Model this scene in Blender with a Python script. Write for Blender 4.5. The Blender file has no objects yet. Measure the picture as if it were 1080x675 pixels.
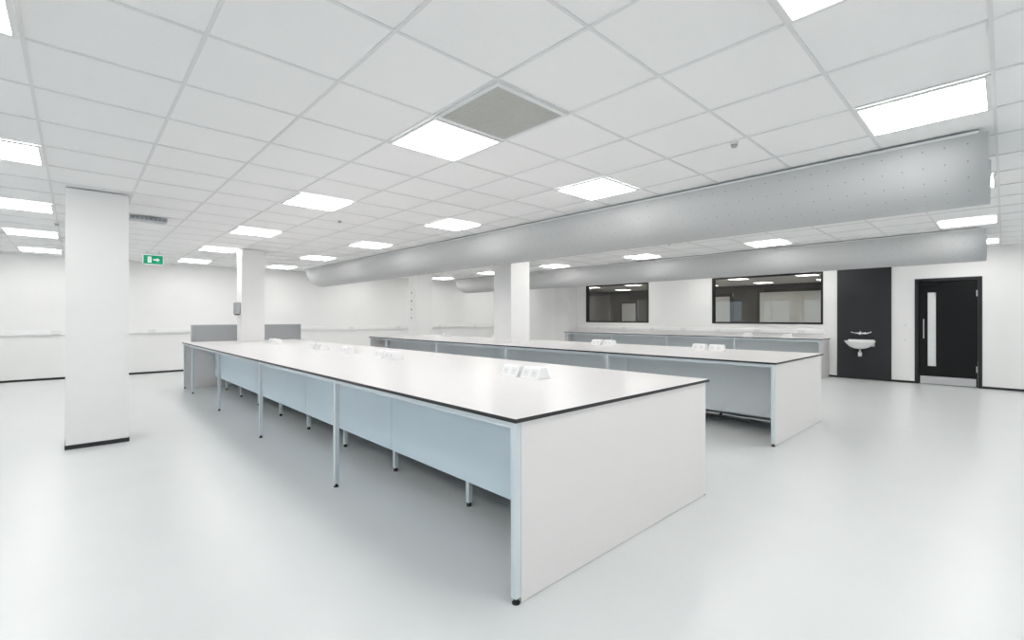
import bpy, bmesh, math
from mathutils import Vector, Matrix

# ------------------------------------------------------------------ constants
H = 1.38            # eye height
CEIL = 2.74
F_PX = 489.0
HORIZON = 335.0
YAW = math.radians(-43.25)
X0, X1 = -4.5, 12.85      # room in X
Y0, Y1 = -4.0, 14.5       # room in Y
FD = 8.0                  # depth of the neighbouring room

scene = bpy.context.scene

# ------------------------------------------------------------------ materials
def mat(name, col, rough=0.5, metal=0.0, noise=0.0, nscale=20.0, bump=0.0, bscale=200.0, spec=0.5):
    m = bpy.data.materials.new(name); m.use_nodes = True
    nt = m.node_tree; b = nt.nodes["Principled BSDF"]
    b.inputs["Roughness"].default_value = rough
    b.inputs["Metallic"].default_value = metal
    b.inputs["Specular IOR Level"].default_value = spec
    b.inputs["Base Color"].default_value = (*col, 1)
    tc = nt.nodes.new("ShaderNodeTexCoord")
    if noise > 0:
        n = nt.nodes.new("ShaderNodeTexNoise"); n.inputs["Scale"].default_value = nscale
        n.inputs["Detail"].default_value = 4
        r = nt.nodes.new("ShaderNodeMapRange")
        r.inputs["From Min"].default_value = 0.3; r.inputs["From Max"].default_value = 0.7
        r.inputs["To Min"].default_value = 1 - noise; r.inputs["To Max"].default_value = 1 + noise
        v = nt.nodes.new("ShaderNodeVectorMath"); v.operation = 'SCALE'
        v.inputs[0].default_value = col
        nt.links.new(tc.outputs["Object"], n.inputs["Vector"])
        nt.links.new(n.outputs["Fac"], r.inputs["Value"])
        nt.links.new(r.outputs["Result"], v.inputs["Scale"])
        nt.links.new(v.outputs["Vector"], b.inputs["Base Color"])
    if bump > 0:
        n2 = nt.nodes.new("ShaderNodeTexNoise"); n2.inputs["Scale"].default_value = bscale
        bp = nt.nodes.new("ShaderNodeBump"); bp.inputs["Strength"].default_value = bump
        bp.inputs["Distance"].default_value = 0.002
        nt.links.new(tc.outputs["Object"], n2.inputs["Vector"])
        nt.links.new(n2.outputs["Fac"], bp.inputs["Height"])
        nt.links.new(bp.outputs["Normal"], b.inputs["Normal"])
    return m

def emis(name, col, s, base=(.9, .9, .9)):
    m = bpy.data.materials.new(name); m.use_nodes = True
    nt = m.node_tree; b = nt.nodes["Principled BSDF"]
    b.inputs["Base Color"].default_value = (*base, 1)
    b.inputs["Emission Color"].default_value = (*col, 1)
    b.inputs["Emission Strength"].default_value = s
    return m

def glassmat(name, tint, refl=1.0):
    m = bpy.data.materials.new(name); m.use_nodes = True
    nt = m.node_tree; nt.nodes.clear()
    o = nt.nodes.new("ShaderNodeOutputMaterial"); mx = nt.nodes.new("ShaderNodeMixShader")
    t = nt.nodes.new("ShaderNodeBsdfTransparent"); t.inputs[0].default_value = (*tint, 1)
    g = nt.nodes.new("ShaderNodeBsdfGlossy"); g.inputs["Roughness"].default_value = 0.01
    f = nt.nodes.new("ShaderNodeFresnel"); f.inputs[0].default_value = 1.5
    mu = nt.nodes.new("ShaderNodeMath"); mu.operation = 'MULTIPLY'; mu.inputs[1].default_value = refl
    mu.use_clamp = True
    nt.links.new(f.outputs[0], mu.inputs[0]); nt.links.new(mu.outputs[0], mx.inputs[0])
    nt.links.new(t.outputs[0], mx.inputs[1]); nt.links.new(g.outputs[0], mx.inputs[2])
    nt.links.new(mx.outputs[0], o.inputs[0])
    return m

M = {}
M['wall'] = mat('wall_paint', (.90, .895, .885), .6, noise=.006, nscale=3, bump=.05)
M['col'] = mat('column_paint', (.86, .85, .84), .6, noise=.008, nscale=4)
M['floor'] = mat('vinyl_floor', (.695, .71, .71), .3, noise=.012, nscale=2.0, bump=.02, bscale=90)
M['tile'] = mat('ceiling_tile', (.92, .915, .91), .9, noise=.008, nscale=60, bump=.15, bscale=300)
M['tbar'] = mat('ceiling_tbar', (.78, .78, .78), .5)
M['black'] = mat('black_skirting', (.012, .012, .013), .5)
M['edge'] = mat('worktop_black_core', (.012, .012, .013), .4)
M['top'] = mat('worktop_laminate', (.74, .725, .725), .3, noise=.008, nscale=8)
M['endp'] = mat('end_panel_laminate', (.77, .745, .725), .5, noise=.015, nscale=150)
M['panel'] = mat('bench_panel_daylight_tinted', (.68, .79, .86), .45, noise=.008, nscale=5)  # bluish daylight from the windows is put into this base colour
M['panel2'] = mat('bench_panel_neutral_light', (.66, .70, .72), .45, noise=.008, nscale=5)  # same bench laminate, more neutral light put into the colour as grey
M['frame'] = mat('powder_coated_steel', (.64, .70, .73), .4)
M['gap'] = mat('joint_shadow_gap', (.25, .28, .3), .6)
M['foot'] = mat('black_rubber', (.02, .02, .02), .6)
M['light'] = emis('led_diffuser', (1, .985, .96), 12.6)
M['lfar'] = emis('led_diffuser_dim', (1, .97, .92), 10.0)
M['lframe'] = mat('light_frame_white', (.8, .8, .8), .4)
M['grille'] = mat('grille_grey', (.60, .60, .57), .6)
M['alu'] = mat('aluminium', (.45, .46, .47), .35, metal=.9)
M['steel'] = mat('stainless_steel', (.55, .55, .56), .35, metal=.3)
M['chrome'] = mat('chrome', (.8, .8, .8), .08, metal=1)
M['plastic'] = mat('white_plastic', (.90, .90, .895), .35)
M['dark'] = mat('charcoal_panel', (.014, .016, .019), .5)
M['darkdoor'] = mat('black_door', (.004, .004, .005), .5, spec=.25)
M['screen'] = mat('grey_screen', (.36, .37, .38), .5)
M['ceramic'] = mat('white_ceramic', (.88, .88, .88), .1)
M['glass'] = glassmat('window_glass', (.78, .77, .75), 1.3)
M['clear'] = glassmat('clear_glass', (.96, .97, .97), 1.0)
M['frost'] = mat('frosted_blind', (.84, .86, .85), .5)
M['green'] = emis('exit_green', (.0, .35, .18), .35, (.0, .32, .15))
M['signw'] = emis('exit_white', (.9, 1, .95), .3)
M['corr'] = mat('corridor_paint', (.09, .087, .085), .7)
M['wframe'] = mat('window_frame_black', (.008, .008, .009), .4)

def ductmat():
    m = bpy.data.materials.new('perforated_duct_fabric'); m.use_nodes = True
    nt = m.node_tree; b = nt.nodes["Principled BSDF"]
    b.inputs["Roughness"].default_value = .5
    uv = nt.nodes.new("ShaderNodeUVMap")
    mp = nt.nodes.new("ShaderNodeMapping"); mp.inputs["Scale"].default_value = (8, 8, 0)
    fr = nt.nodes.new("ShaderNodeVectorMath"); fr.operation = 'FRACTION'
    sb = nt.nodes.new("ShaderNodeVectorMath"); sb.operation = 'SUBTRACT'; sb.inputs[1].default_value = (.5, .5, 0)
    ln = nt.nodes.new("ShaderNodeVectorMath"); ln.operation = 'LENGTH'
    lt = nt.nodes.new("ShaderNodeMath"); lt.operation = 'LESS_THAN'; lt.inputs[1].default_value = .045
    mx = nt.nodes.new("ShaderNodeMix"); mx.data_type = 'RGBA'
    mx.inputs[6].default_value = (.56, .565, .565, 1); mx.inputs[7].default_value = (.30, .30, .31, 1)
    L = nt.links.new
    L(uv.outputs[0], mp.inputs[0]); L(mp.outputs[0], fr.inputs[0]); L(fr.outputs[0], sb.inputs[0])
    L(sb.outputs[0], ln.inputs[0]); L(ln.outputs["Value"], lt.inputs[0]); L(lt.outputs[0], mx.inputs[0])
    L(mx.outputs[2], b.inputs["Base Color"])
    return m
M['duct'] = ductmat()

# ------------------------------------------------------------------ mesh builder
class B:
    def __init__(s): s.bm = bmesh.new(); s.mats = []
    def mi(s, k):
        if k not in s.mats: s.mats.append(k)
        return s.mats.index(k)
    def box(s, x0, x1, y0, y1, z0, z1, m, side=None):
        v = [s.bm.verts.new(p) for p in ((x0,y0,z0),(x1,y0,z0),(x1,y1,z0),(x0,y1,z0),(x0,y0,z1),(x1,y0,z1),(x1,y1,z1),(x0,y1,z1))]
        for i, f in enumerate(((3,2,1,0),(4,5,6,7),(0,1,5,4),(1,2,6,5),(2,3,7,6),(3,0,4,7))):
            fc = s.bm.faces.new([v[j] for j in f])
            fc.material_index = s.mi(side if (side and i >= 2) else m)
    def poly(s, pts, m):
        fc = s.bm.faces.new([s.bm.verts.new(p) for p in pts]); fc.material_index = s.mi(m)
    def prism(s, prof, axis, a0, a1, m):
        def P(a, p, q): return {'x': (a,p,q), 'y': (p,a,q), 'z': (p,q,a)}[axis]
        A = [s.bm.verts.new(P(a0,*c)) for c in prof]; C = [s.bm.verts.new(P(a1,*c)) for c in prof]
        k = s.mi(m); n = len(prof)
        fs = [s.bm.faces.new(A), s.bm.faces.new(C[::-1])]
        for i in range(n): fs.append(s.bm.faces.new((A[i],A[(i+1)%n],C[(i+1)%n],C[i])))
        for f in fs: f.material_index = k
    def cyl(s, p0, p1, r, m, n=16, r2=None):
        p0 = Vector(p0); p1 = Vector(p1); d = p1 - p0; r2 = r if r2 is None else r2
        q = d.to_track_quat('Z', 'Y'); k = s.mi(m)
        A = []; C = []
        for i in range(n):
            a = 2*math.pi*i/n; o = Vector((math.cos(a), math.sin(a), 0))
            A.append(s.bm.verts.new(p0 + q @ (o*r))); C.append(s.bm.verts.new(p1 + q @ (o*r2)))
        fs = [s.bm.faces.new(A[::-1]), s.bm.faces.new(C)]
        for i in range(n):
            f = s.bm.faces.new((A[i],A[(i+1)%n],C[(i+1)%n],C[i])); f.smooth = True; fs.append(f)
        for f in fs: f.material_index = k
    def tube(s, pts, r, m, n=12):
        for a, b in zip(pts[:-1], pts[1:]): s.cyl(a, b, r, m, n)
    def done(s, name, bevel=0.0, parent=None):
        bmesh.ops.recalc_face_normals(s.bm, faces=s.bm.faces)
        vs = [v.co for v in s.bm.verts]
        mn = Vector((min(v.x for v in vs), min(v.y for v in vs), min(v.z for v in vs)))
        mx = Vector((max(v.x for v in vs), max(v.y for v in vs), max(v.z for v in vs)))
        c = Vector(((mn.x+mx.x)/2, (mn.y+mx.y)/2, mn.z))
        bmesh.ops.translate(s.bm, verts=s.bm.verts, vec=-c)
        me = bpy.data.meshes.new(name); s.bm.to_mesh(me); s.bm.free()
        for k in s.mats: me.materials.append(M[k])
        o = bpy.data.objects.new(name, me); scene.collection.objects.link(o); o.location = c
        if bevel:
            bv = o.modifiers.new('bevel', 'BEVEL'); bv.width = bevel; bv.segments = 2; bv.limit_method = 'ANGLE'
        if parent:
            o.parent = parent; o.matrix_parent_inverse = Matrix.Translation(parent.location).inverted()
        return o

# ------------------------------------------------------------------ room shell
b = B(); b.box(X0-.2, X1+FD+.2, Y0-.2, Y1+.2, -.1, 0, 'floor'); b.done('floor')
b = B(); b.box(X0-.2, X1+FD+.2, Y0-.2, Y1+.2, CEIL+.012, CEIL+.1, 'tile'); b.done('ceiling')

T = .65; GX = 1.76; GY = 2.645
b = B()
x = GX - 10*T
while x < X1:
    if x > X0: b.box(x-.009, x+.009, Y0, Y1, CEIL+.005, CEIL+.0125, 'tbar')
    x += T
y = GY - 11*T
while y < Y1:
    if y > Y0: b.box(X0, X1, y-.009, y+.009, CEIL+.006, CEIL+.0125, 'tbar')
    y += T
b.done('trim_ceiling_grid')

b = B(); b.box(X0-.2, X1+.2, Y1, Y1+.2, 0, CEIL+.012, 'wall'); b.done('wall_end')

def wall_with_holes(name, xa, xb, holes, m='wall', axis='y', lo=Y0, hi=Y1):
    b = B(); ys = lo
    def bx(ya, yb, za, zb):
        if axis == 'y': b.box(xa, xb, ya, yb, za, zb, m)
        else: b.box(ya, yb, xa, xb, za, zb, m)
    for (ya, yb, za, zb) in sorted(holes):
        bx(ys, ya, 0, CEIL+.012)
        if za > 0: bx(ya, yb, 0, za)
        bx(ya, yb, zb, CEIL+.012)
        ys = yb
    bx(ys, hi, 0, CEIL+.012)
    return b.done(name)

W1 = (7.52, 9.92, 1.22, 2.47); W2 = (2.94, 5.56, 1.22, 2.47); DR = (.30, 1.30, 0, 2.19)
wall_with_holes('wall_right', X1, X1+.15, [W1, W2], lo=DR[1])
wall_with_holes('wall_right', X1, X1+.15, [], hi=DR[0])
b = B(); b.box(X1, X1+.15, DR[0], DR[1], DR[3], CEIL+.012, 'wall'); b.done('wall_right')
lw = [(-2.5+i*2.75, -2.5+i*2.75+2.2, .9, 2.45) for i in range(6)]
wall_with_holes('wall_left', X0-.2, X0, lw)
rw = [(-3.5+i*2.75, -3.5+i*2.75+2.2, .9, 2.45) for i in range(6)]
wall_with_holes('wall_rear', Y0-.2, Y0, rw, axis='x', lo=X0-.2, hi=X1+.2)
n = 1
for h in lw:
    b = B(); ya, yb, za, zb = h
    for (a, c, d, e) in ((ya, ya+.05, za, zb), (yb-.05, yb, za, zb), ((ya+yb)/2-.03, (ya+yb)/2+.03, za+.05, zb-.05), (ya+.05, yb-.05, za, za+.05), (ya+.05, yb-.05, zb-.05, zb)):
        b.box(X0-.14, X0-.08, a, c, d, e, 'frame')
    b.box(X0-.112, X0-.108, ya+.05, yb-.05, za+.05, zb-.05, 'clear')
    b.done('window_%d' % n); n += 1
for h in rw:
    b = B(); ya, yb, za, zb = h
    for (a, c, d, e) in ((ya, ya+.05, za, zb), (yb-.05, yb, za, zb), ((ya+yb)/2-.03, (ya+yb)/2+.03, za+.05, zb-.05), (ya+.05, yb-.05, za, za+.05), (ya+.05, yb-.05, zb-.05, zb)):
        b.box(a, c, Y0-.14, Y0-.08, d, e, 'frame')
    b.box(ya+.05, yb-.05, Y0-.112, Y0-.108, za+.05, zb-.05, 'clear')
    b.done('window_%d' % n); n += 1
for h in (W1, W2):
    b = B(); ya, yb, za, zb = h; t = .045
    for (a, c, d, e) in ((ya, ya+t, za, zb), (yb-t, yb, za, zb), (ya+t, yb-t, za, za+t), (ya+t, yb-t, zb-t, zb)):
        b.box(X1-.012, X1+.12, a, c, d, e, 'wframe')
    b.box(X1+.05, X1+.056, ya+t, yb-t, za+t, zb-t, 'glass')
    b.done('window_%d' % n); n += 1

# room beyond the internal windows
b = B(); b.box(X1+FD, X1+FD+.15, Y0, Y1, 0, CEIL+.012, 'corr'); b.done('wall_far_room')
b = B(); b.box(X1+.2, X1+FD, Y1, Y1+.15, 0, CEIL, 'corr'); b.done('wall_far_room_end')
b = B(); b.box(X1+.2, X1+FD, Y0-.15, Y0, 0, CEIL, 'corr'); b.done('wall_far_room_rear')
for (ya, yb, zb) in ((4.6, 7.0, 2.42), (8.22, 8.94, 2.3), (12.9, 13.7, 2.1)):
    b = B(); xa = X1+FD-.07
    b.box(xa, xa+.07, ya-.12, yb+.12, .6, zb+.12, 'wframe'); b.box(xa-.01, xa, ya, yb, .7, zb, 'frost')
    b.done('wall_blind_panel')
for y in (2.2, 4.3, 6.4, 8.5, 10.6, 12.7):
    for x in (X1+1.5, X1+4.0, X1+6.5):
        b = B(); b.box(x-.3, x+.3, y-.3, y+.3, CEIL-.015, CEIL+.01, 'lframe'); b.box(x-.27, x+.27, y-.27, y+.27, CEIL-.02, CEIL-.015, 'lfar')
        b.done('ceiling_light_panel')

# skirting
b = B(); b.box(X0, X1, Y1-.012, Y1, 0, .045, 'black'); b.done('baseboard_end')
b = B()
for a, c in ((Y0, DR[0]), (DR[1], 1.68), (2.66, Y1-.012)): b.box(X1-.012, X1, a, c, 0, .045, 'black')
b.done('baseboard_right')
b = B(); b.box(X0, X0+.012, Y0, Y1-.012, 0, .045, 'black'); b.done('baseboard_left')

# dado trunking with sockets
b = B(); b.box(X0, X1, Y1-.05, Y1, 1.0, 1.1, 'plastic')
for i in range(10):
    x = -3.8+i*1.7
    b.box(x, x+.15, Y1-.058, Y1-.05, 1.01, 1.09, 'lframe')
b.done('trim_trunking_end', .004)
b = B(); b.box(X1-.05, X1, 2.9, 10.25, 1.0, 1.09, 'plastic')
for i in range(7): b.box(X1-.058, X1-.05, 3.3+i, 3.45+i, 1.01, 1.08, 'lframe')
b.done('trim_trunking_right', .004)

# ------------------------------------------------------------------ columns
def column(x0, x1, y0, y1):
    b = B(); b.box(x0, x1, y0, y1, .03, CEIL, 'col'); b.box(x0-.006, x1+.006, y0-.006, y1+.006, 0, .045, 'black')
    return b.done('structural_column')
CA = (2.40, 2.81, 10.37, 10.75); CB = (6.08, 6.58, 6.49, 6.99)
column(-.08, .43, 6.7, 7.2); column(*CA); column(*CB)
column(7.35, 7.88, 11.9, 12.4)
b = B(); b.box(12.35, X1, 10.3, 10.9, 0, CEIL, 'col'); b.done('wall_pilaster')

# ------------------------------------------------------------------ island benches
def bench(x0, x1, y0, y1, col, pm='panel'):
    e = bpy.data.objects.new('laboratory_bench', None); scene.collection.objects.link(e)
    e.location = ((x0+x1)/2, (y0+y1)/2, 0)
    zt = .9; th = .02; ov = .02
    b = B(); cx0, cx1, cy0, cy1 = col; g = .003
    ys = [y0-ov, cy0-g, cy1+g, y1+ov]
    b.box(x0-ov, x1+ov, ys[0], ys[1], zt-th, zt, 'top', 'edge')
    b.box(x0-ov, cx0-g, ys[1], ys[2], zt-th, zt, 'top', 'edge')
    b.box(cx1+g, x1+ov, ys[1], ys[2], zt-th, zt, 'top', 'edge')
    b.box(x0-ov, x1+ov, ys[2], ys[3], zt-th, zt, 'top', 'edge')
    b.done('worktop', 0, e)
    b = B()
    b.box(x0+.038, x1-.002, y0, y0+.025, .004, zt-th, 'endp'); b.box(x0+.038, x1-.002, y1-.025, y1, .004, zt-th, 'endp')
    b.done('end_panels', .001, e)
    b = B(); L = .036
    yl = [y0+2.12*i for i in range(0, 5)]
    yl = [v for v in yl if v < y1-.6] + [y1-L]
    for xx in (x0, x1-L):
        for yy in yl:
            ya_ = yy+(.027 if (xx > x0 and yy == y0) else 0); yb_ = yy+L-(.027 if (xx > x0 and yy == yl[-1]) else 0)
            b.box(xx, xx+L, ya_, yb_, .03, zt-th, 'frame')
            b.cyl((xx+L/2, yy+L/2, 0), (xx+L/2, yy+L/2, .008), .02, 'foot'); b.cyl((xx+L/2, yy+L/2, .008), (xx+L/2, yy+L/2, .03), .01, 'foot')
        b.box(xx+.005, xx+L-.005, y0+L, y1-L, zt-th-.035, zt-th, 'frame')
    sx0 = x0+.52; sx1 = x1-.52
    for yy in yl[1:-1]:
        b.box(x0+L, sx0, yy, yy+L, zt-th-.045, zt-th, 'frame'); b.box(sx1, x1-L, yy, yy+L, zt-th-.045, zt-th, 'frame')
    yy = y0+1.07
    while yy < y1-.3:
        for xx in (sx0+.03, sx1-.03-L):
            b.box(xx, xx+L, yy, yy+L, .03, .3, 'frame')
            b.cyl((xx+L/2, yy+L/2, 0), (xx+L/2, yy+L/2, .03), .018, 'foot')
        yy += 1.07
    b.done('steel_frame', .002, e)
    b = B()
    for xa, xb, zl in ((sx0, sx0+.018, .2), (sx1-.018, sx1, .012)):  # unseen far-side panel made lower to block light and darken under the bench
        yy = y0+.03
        while yy < y1-.1:
            ye = min(yy+2.12, y1-.03)
            b.box(xa, xb, yy, ye-.006, zl, zt-th-.002, pm); yy += 2.12
        b.box(sx0+.004 if xa == sx0 else xa+.003, xb-.003 if xa != sx0 else sx0+.014, y0+.03, y1-.03, .205, zt-.05, 'gap')
    b.box(sx0+.02, sx1-.02, y0+.03, y1-.03, .2, .218, 'gap')
    b.done('service_spine', 0, e)
    return e

B1 = (1.53, 3.58, 1.60, 10.98); B2 = (5.42, 7.25, 1.68, 11.0)
bench(*B1, CA); bench(*B2, CB, 'panel2')

b = B(); b.box(1.68, 3.72, 11.01, 11.05, 0, 1.22, 'screen'); b.box(1.66, 3.74, 11.005, 11.055, 1.22, 1.235, 'alu')
b.box(1.66, 1.68, 11.005, 11.055, 0, 1.22, 'alu'); b.box(3.72, 3.74, 11.005, 11.055, 0, 1.22, 'alu')
b.done('partition_screen')

b = B(); xa = 12.1
b.box(xa, X1-.002, 2.8, 10.28, .88, .9, 'top', 'edge')
b.box(xa+.45, xa+.47, 2.85, 10.25, .2, .88, 'panel2')
for i in range(5):
    yy = 2.82+i*1.85
    b.box(xa+.02, xa+.06, yy, yy+.04, .01, .88, 'frame'); b.cyl((xa+.04, yy+.02, 0), (xa+.04, yy+.02, .012), .02, 'foot')
b.box(xa+.06, X1-.02, 2.82, 2.845, .0, .88, 'endp')
b.box(xa+.025, xa+.055, 2.86, 10.2, .835, .88, 'frame')
b.done('wall_bench')

# ------------------------------------------------------------------ bench socket pods
def pod(x, y, l=.19, w=.16, h=.09):
    b = B()
    prof = [(x-w/2, .9), (x+w/2, .9), (x+w/2-.045, .9+h), (x-w/2+.045, .9+h)]
    b.prism(prof, 'y', y-l/2, y+l/2, 'plastic')
    for s in (-1, 1):
        for k in (-1, 1):
            yc = y+k*l*.24
            n = Vector((s*h, 0, .045)).normalized()
            c = Vector((x+s*(w/2-.0225), yc, .9+h/2)) + n*.002
            u = Vector((0, 1, 0)); v = n.cross(u)
            hw, hh = l*.19, h*.36
            b.poly([c+u*a*hw+v*bb*hh for a, bb in ((-1,-1),(1,-1),(1,1),(-1,1))], 'lframe')
            for q in (-.5, 0, .5):
                cc = c+n*.001+u*q*hw*.5+v*(.25 if q == 0 else -.2)*hh
                b.poly([cc+u*a*.0025+v*bb*.004 for a, bb in ((-1,-1),(1,-1),(1,1),(-1,1))], 'gap')
    b.done('bench_socket_pod', .004)
for (x, y) in ((2.66, 2.56), (2.66, 2.79), (2.68, 4.85), (2.68, 5.1), (2.68, 6.1), (2.68, 7.0), (2.68, 7.25), (2.68, 9.1), (2.68, 9.35)): pod(x, y)
for (x, y) in ((6.75, 2.85), (6.75, 3.1), (6.75, 4.7), (6.75, 4.95), (6.75, 7.7), (6.75, 9.6)): pod(x, y)
for y in (3.6, 4.5): pod(12.55, y)

# ------------------------------------------------------------------ ceiling lights
def lightpanel(x, y):
    b = B(); a = .325-.008; c = .292
    z0, z1 = CEIL-.008, CEIL+.0035
    b.box(x-a, x+a, y-a, y-c, z0, z1, 'lframe'); b.box(x-a, x+a, y+c, y+a, z0, z1, 'lframe')
    b.box(x-a, x-c, y-c, y+c, z0, z1, 'lframe'); b.box(x+c, x+a, y-c, y+c, z0, z1, 'lframe')
    b.box(x-c, x+c, y-c, y+c, z0+.003, z1, 'light')
    b.done('ceiling_light_panel')
cx0 = GX+T/2; cy0 = GY+T/2
for kx in (-8, -4, 0, 3, 7, 11, 15):  # rows hidden behind the ducts are unseen extras, added for illumination
    x = cx0+kx*T
    for ky in (-8, -4, 0, 4, 8, 12, 16):
        y = cy0+ky*T
        if y > Y1-.4 or y < Y0+.3 or x < X0 or x > X1: continue
        if kx == 15 and ky == 12: continue
        lightpanel(x, y)

b = B(); x = cx0; y = cy0-T; a = .317
z0, z1 = CEIL-.008, CEIL+.0035
b.box(x-a, x+a, y-a, y-a+.03, z0, z1, 'lframe'); b.box(x-a, x+a, y+a-.03, y+a, z0, z1, 'lframe')
b.box(x-a, x-a+.03, y-a+.03, y+a-.03, z0, z1, 'lframe'); b.box(x+a-.03, x+a, y-a+.03, y+a-.03, z0, z1, 'lframe')
b.box(x-a+.03, x+a-.03, y-a+.03, y+a-.03, z1-.003, z1, 'grille')
for i in range(29):
    q = -a+.045+i*.0195
    b.box(x+q, x+q+.006, y-a+.03, y+a-.03, z0+.004, z1-.003, 'grille'); b.box(x-a+.03, x+a-.03, y+q, y+q+.006, z0+.005, z1-.003, 'grille')
b.done('ceiling_air_grille')

# ------------------------------------------------------------------ fabric ducts (half-round, railed to ceiling)
def duct(xc, r, ya, yb):
    e = bpy.data.objects.new('ventilation_duct', None); scene.collection.objects.link(e); e.location = (xc, (ya+yb)/2, CEIL)
    bm = bmesh.new(); uvl = bm.loops.layers.uv.new('UVMap'); n = 32; zc = CEIL-.02
    stations = []
    for i in range(7):
        t = i/6*math.pi/2; stations.append((ya+.10*(1-math.sin(t)), .55+.45*math.sin(t) if i else .55))
    k = int((yb-ya-.2)/.4)
    for i in range(1, k): stations.append((ya+.1+(yb-ya-.2)*i/k, 1))
    for i in range(7):
        t = i/6*math.pi/2; stations.append((yb-.25+.25*math.sin(t), .5+.5*math.cos(t)))
    rings = []
    for y, s in stations:
        rr = r*s
        rings.append([bm.verts.new((xc-rr*math.cos(math.pi*j/n), y, zc-rr*math.sin(math.pi*j/n))) for j in range(n+1)])
    for a in range(len(rings)-1):
        for j in range(n):
            f = bm.faces.new((rings[a][j], rings[a][j+1], rings[a+1][j+1], rings[a+1][j])); f.smooth = True
            uvs = ((stations[a][0], r*math.pi*j/n), (stations[a][0], r*math.pi*(j+1)/n), (stations[a+1][0], r*math.pi*(j+1)/n), (stations[a+1][0], r*math.pi*j/n))
            for lp, u in zip(f.loops, uvs): lp[uvl].uv = u
    bm.faces.new(rings[0]); bm.faces.new(rings[-1][::-1])
    bmesh.ops.recalc_face_normals(bm, faces=bm.faces)
    me = bpy.data.meshes.new('duct_skin'); bm.to_mesh(me); bm.free(); me.materials.append(M['duct'])
    o = bpy.data.objects.new('duct_skin', me); scene.collection.objects.link(o)
    o.parent = e; o.matrix_parent_inverse = Matrix.Translation(e.location).inverted()
    b = B()
    for s in (-1, 1):
        b.box(xc+s*r-.012, xc+s*r+.012, ya+.05, yb-.1, CEIL-.022, CEIL-.004, 'tbar')
        b.box(xc+s*r-.008, xc+s*r+.008, ya+.05, yb-.1, CEIL-.004, CEIL+.004, 'gap')
    b.box(xc-r+.02, xc+r-.02, ya+.1, yb-.3, CEIL-.019, CEIL, 'lframe')
    b.done('mounting_rails', 0, e)
    b = B(); yy = ya+2.6
    while yy < yb-.5:
        pr = []
        for j in range(n+1): pr.append((xc-(r+.004)*math.cos(math.pi*j/n), zc-(r+.004)*math.sin(math.pi*j/n)))
        for j in range(n):
            (p, q), (p2, q2) = pr[j], pr[j+1]
            b.poly([(p, yy, q), (p2, yy, q2), (p2, yy+.03, q2), (p, yy+.03, q)], 'duct')
        yy += 2.6
    b.done('seam_bands', 0, e)
duct(5.215, .445, .08, 13.85); duct(10.40, .45, .2, 13.7)

# ------------------------------------------------------------------ sink and back panel
b = B(); px = X1-.02
b.box(px, X1-.0005, 1.68, 2.66, 0, 2.52, 'edge')
for z0, z1 in ((.0, .62), (.626, 1.25), (1.256, 1.88), (1.886, 2.52)):
    b.box(px-.008, px, 1.683, 2.657, z0+.002, z1, 'dark')
b.done('splashback_panel')

def basin(yc, zr):
    e = bpy.data.objects.new('wash_basin', None); scene.collection.objects.link(e)
    xw = X1-.029; e.location = (xw, yc, zr)
    bm = bmesh.new(); n = 40
    prof = [(.02, -.17), (.09, -.165), (.17, -.13), (.235, -.06), (.265, -.01), (.272, 0), (.262, .006), (.235, .0), (.215, -.03), (.16, -.09), (.08, -.12), (.02, -.125)]
    rings = []
    for r, z in prof:
        rg = []
        for i in range(n):
            a = 2*math.pi*i/n
            sx = -.19+math.cos(a)*r*.78; sy = math.sin(a)*r*(1.05 if r > .1 else 1)
            sx = min(sx, -.0)
            rg.append(bm.verts.new((xw+sx, yc+sy, zr+z)))
        rings.append(rg)
    for a in range(len(rings)-1):
        for j in range(n):
            f = bm.faces.new((rings[a][j], rings[a][(j+1)%n], rings[a+1][(j+1)%n], rings[a+1][j])); f.smooth = True
    bm.faces.new(rings[0][::-1]); bm.faces.new(rings[-1])
    bmesh.ops.recalc_face_normals(bm, faces=bm.faces)
    me = bpy.data.meshes.new('bowl'); bm.to_mesh(me); bm.free(); me.materials.append(M['ceramic'])
    o = bpy.data.objects.new('bowl', me); scene.collection.objects.link(o); o.parent = e; o.matrix_parent_inverse = Matrix.Translation(e.location).inverted()
    b = B(); b.box(xw-.06, xw, yc-.24, yc+.24, zr-.12, zr+.03, 'ceramic'); b.done('back_ledge', .012, e)
    b = B()
    for s in (-1, 1):
        b.cyl((xw, yc+s*.09, zr+.17), (xw-.06, yc+s*.09, zr+.17), .022, 'chrome')
        b.cyl((xw-.05, yc+s*.09, zr+.17), (xw-.055, yc+s*.19, zr+.20), .011, 'chrome')
    b.cyl((xw-.05, yc-.09, zr+.17), (xw-.05, yc+.09, zr+.17), .02, 'chrome')
    b.tube([(xw-.05, yc, zr+.17), (xw-.09, yc, zr+.22), (xw-.16, yc, zr+.22), (xw-.19, yc, zr+.18), (xw-.19, yc, zr+.14)], .012, 'chrome')
    b.done('mixer_tap', 0, e)
    b = B(); b.cyl((xw-.17, yc, zr-.32), (xw-.17, yc, zr-.16), .02, 'chrome')
    b.cyl((xw-.17, yc, zr-.34), (xw-.17, yc, zr-.24), .035, 'plastic'); b.cyl((xw-.17, yc, zr-.29), (xw, yc, zr-.29), .018, 'plastic')
    b.done('bottle_trap', 0, e)
basin(2.2, .86)

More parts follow.
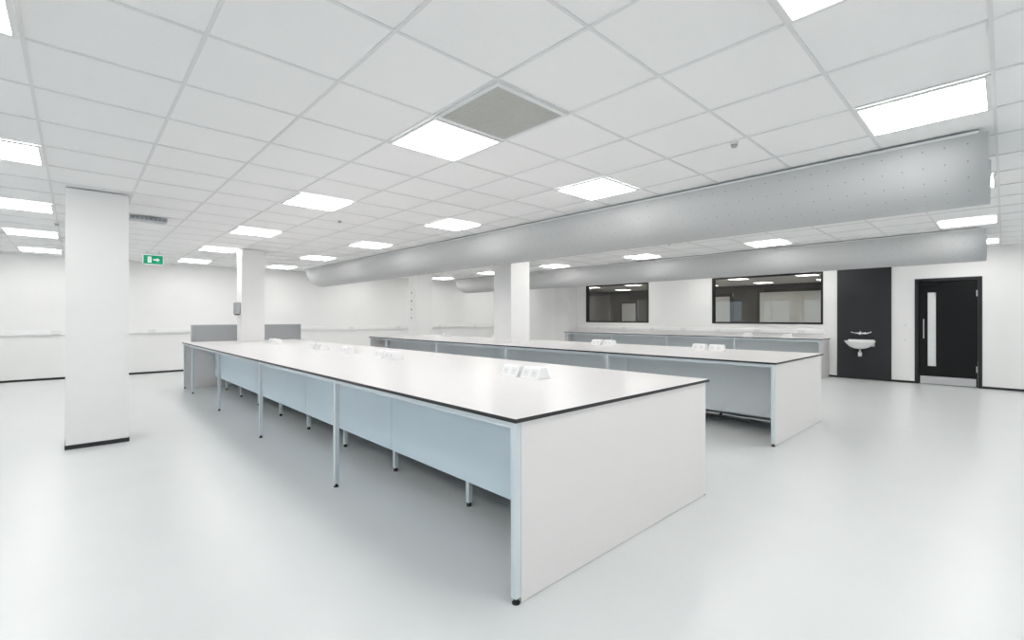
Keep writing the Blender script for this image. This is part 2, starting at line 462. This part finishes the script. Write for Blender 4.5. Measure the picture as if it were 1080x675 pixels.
# ------------------------------------------------------------------ door
b = B(); ya, yb, zt = DR[0]+.001, DR[1]-.001, DR[3]-.001; xa = X1-.012
b.box(xa, X1+.14, ya, ya+.06, 0, zt, 'wframe'); b.box(xa, X1+.14, yb-.06, yb, 0, zt, 'wframe'); b.box(xa, X1+.14, ya+.06, yb-.06, zt-.06, zt, 'wframe')
dl, dr_, xd = ya+.065, yb-.065, X1+.02
v0, v1, vz0, vz1 = yb-.33, yb-.20, .38, 1.9
b.box(xd, xd+.045, dl, v0, .008, zt-.065, 'darkdoor'); b.box(xd, xd+.045, v1, dr_, .008, zt-.065, 'darkdoor')
b.box(xd, xd+.045, v0, v1, .008, vz0, 'darkdoor'); b.box(xd, xd+.045, v0, v1, vz1, zt-.065, 'darkdoor')
b.box(xd+.02, xd+.024, v0, v1, vz0, vz1, 'frost')
b.box(xd-.003, xd, dl+.02, dr_-.02, .015, .17, 'steel')
b.box(xd-.045, xd-.03, v1+.05, v1+.065, .95, 1.35, 'steel'); b.box(xd-.03, xd, v1+.05, v1+.065, .96, .975, 'steel'); b.box(xd-.03, xd, v1+.05, v1+.065, 1.325, 1.34, 'steel')
b.box(xd-.02, xd, dl, dl+.02, .3, .42, 'steel'); b.box(xd-.02, xd, dl, dl+.02, 1.8, 1.92, 'steel')
b.box(xd-.05, xd, dr_-.3, dr_-.02, zt-.14, zt-.08, 'darkdoor')
b.done('door_1')
b = B(); b.box(X1-.01, X1, 1.42, 1.50, 1.15, 1.28, 'plastic'); b.box(X1-.015, X1-.01, 1.44, 1.48, 1.19, 1.24, 'lframe'); b.done('light_switch')
b = B(); b.box(X1-.01, X1, 1.42, 1.50, .85, .95, 'plastic'); b.box(X1-.015, X1-.01, 1.44, 1.48, .88, .92, 'lframe'); b.done('light_switch')

# ------------------------------------------------------------------ exit sign (hanging)
b = B(); ex, ey = 1.15, 11.9; w = .17
b.box(ex-w, ex+w, ey, ey+.03, 2.46, 2.66, 'signw')
b.box(ex-w+.012, ex+w-.012, ey-.002, ey, 2.472, 2.648, 'green')
yy = ey-.004
b.poly([(ex-.09, yy, 2.50), (ex-.03, yy, 2.50), (ex-.03, yy, 2.62), (ex-.09, yy, 2.62)], 'signw')
b.poly([(ex+.0, yy, 2.545), (ex+.06, yy, 2.545), (ex+.06, yy, 2.575), (ex+.0, yy, 2.575)], 'signw')
b.poly([(ex+.06, yy, 2.52), (ex+.11, yy, 2.56), (ex+.06, yy, 2.60)], 'signw')
b.box(ex-w, ex+w, ey-.01, ey+.04, 2.66, 2.685, 'lframe')
b.cyl((ex-.1, ey+.015, 2.68), (ex-.1, ey+.015, CEIL), .005, 'alu'); b.cyl((ex+.1, ey+.015, 2.68), (ex+.1, ey+.015, CEIL), .005, 'alu')
b.done('exit_sign')

# ceiling fittings
b = B(); x, y = .72, 8.0
b.box(x-.2, x+.2, y-.08, y+.08, CEIL-.05, CEIL, 'alu')
for i in range(8): b.box(x-.185+i*.048, x-.155+i*.048, y-.084, y-.08, CEIL-.04, CEIL-.012, 'gap')
b.done('ceiling_junction_box')
for (x, y) in ((3.75, 1.45), (2.7, 6.4), (5.9, 8.9), (7.9, 4.2), (-.2, 9.4)):
    b = B(); b.cyl((x, y, CEIL-.008), (x, y, CEIL+.01), .03, 'lframe', 24); b.cyl((x, y, CEIL-.03), (x, y, CEIL-.008), .018, 'alu', 24, .025)
    b.done('smoke_detector')
b = B(); b.box(CA[0]-.1, CA[0]-.001, 10.45, 10.62, 1.45, 1.68, 'alu'); b.box(CA[0]-.09, CA[0]-.01, 10.47, 10.6, 1.43, 1.45, 'foot'); b.done('soap_dispenser', .01)
b = B()
for i in range(4): b.box(7.33, 7.35, 12.1, 12.25, 1.3+i*.25, 1.45+i*.25, 'plastic'); b.box(7.325, 7.33, 12.14, 12.21, 1.34+i*.25, 1.41+i*.25, 'alu')
b.done('wall_switch_plates')

# ------------------------------------------------------------------ daylight
w = bpy.data.worlds.new('sky'); scene.world = w; w.use_nodes = True
bg = w.node_tree.nodes['Background']; bg.inputs[0].default_value = (.76, .89, 1.0, 1); bg.inputs[1].default_value = 2.1
def portal(loc, rot, sx, sy):
    ld = bpy.data.lights.new('daylight_portal', 'AREA'); ld.shape = 'RECTANGLE'; ld.size = sx; ld.size_y = sy
    ld.cycles.is_portal = True
    lo = bpy.data.objects.new('daylight_portal', ld); scene.collection.objects.link(lo)
    lo.location = loc; lo.rotation_euler = rot
for h in lw: portal((X0-.21, (h[0]+h[1])/2, (h[2]+h[3])/2), (0, math.radians(-90), 0), h[3]-h[2], h[1]-h[0])
for h in rw: portal(((h[0]+h[1])/2, Y0-.21, (h[2]+h[3])/2), (math.radians(90), 0, 0), h[1]-h[0], h[3]-h[2])

# ------------------------------------------------------------------ camera
cd = bpy.data.cameras.new('camera'); co = bpy.data.objects.new('camera', cd); scene.collection.objects.link(co)
co.location = (0, 0, H); co.rotation_euler = (math.radians(90), 0, YAW)
cd.sensor_width = 36; cd.lens = F_PX/1080*36; cd.shift_y = -(337.5-HORIZON)/1080; cd.clip_start = .05
scene.camera = co
scene.view_settings.view_transform = 'Standard'
scene.view_settings.look = 'None'
scene.view_settings.exposure = 0.0
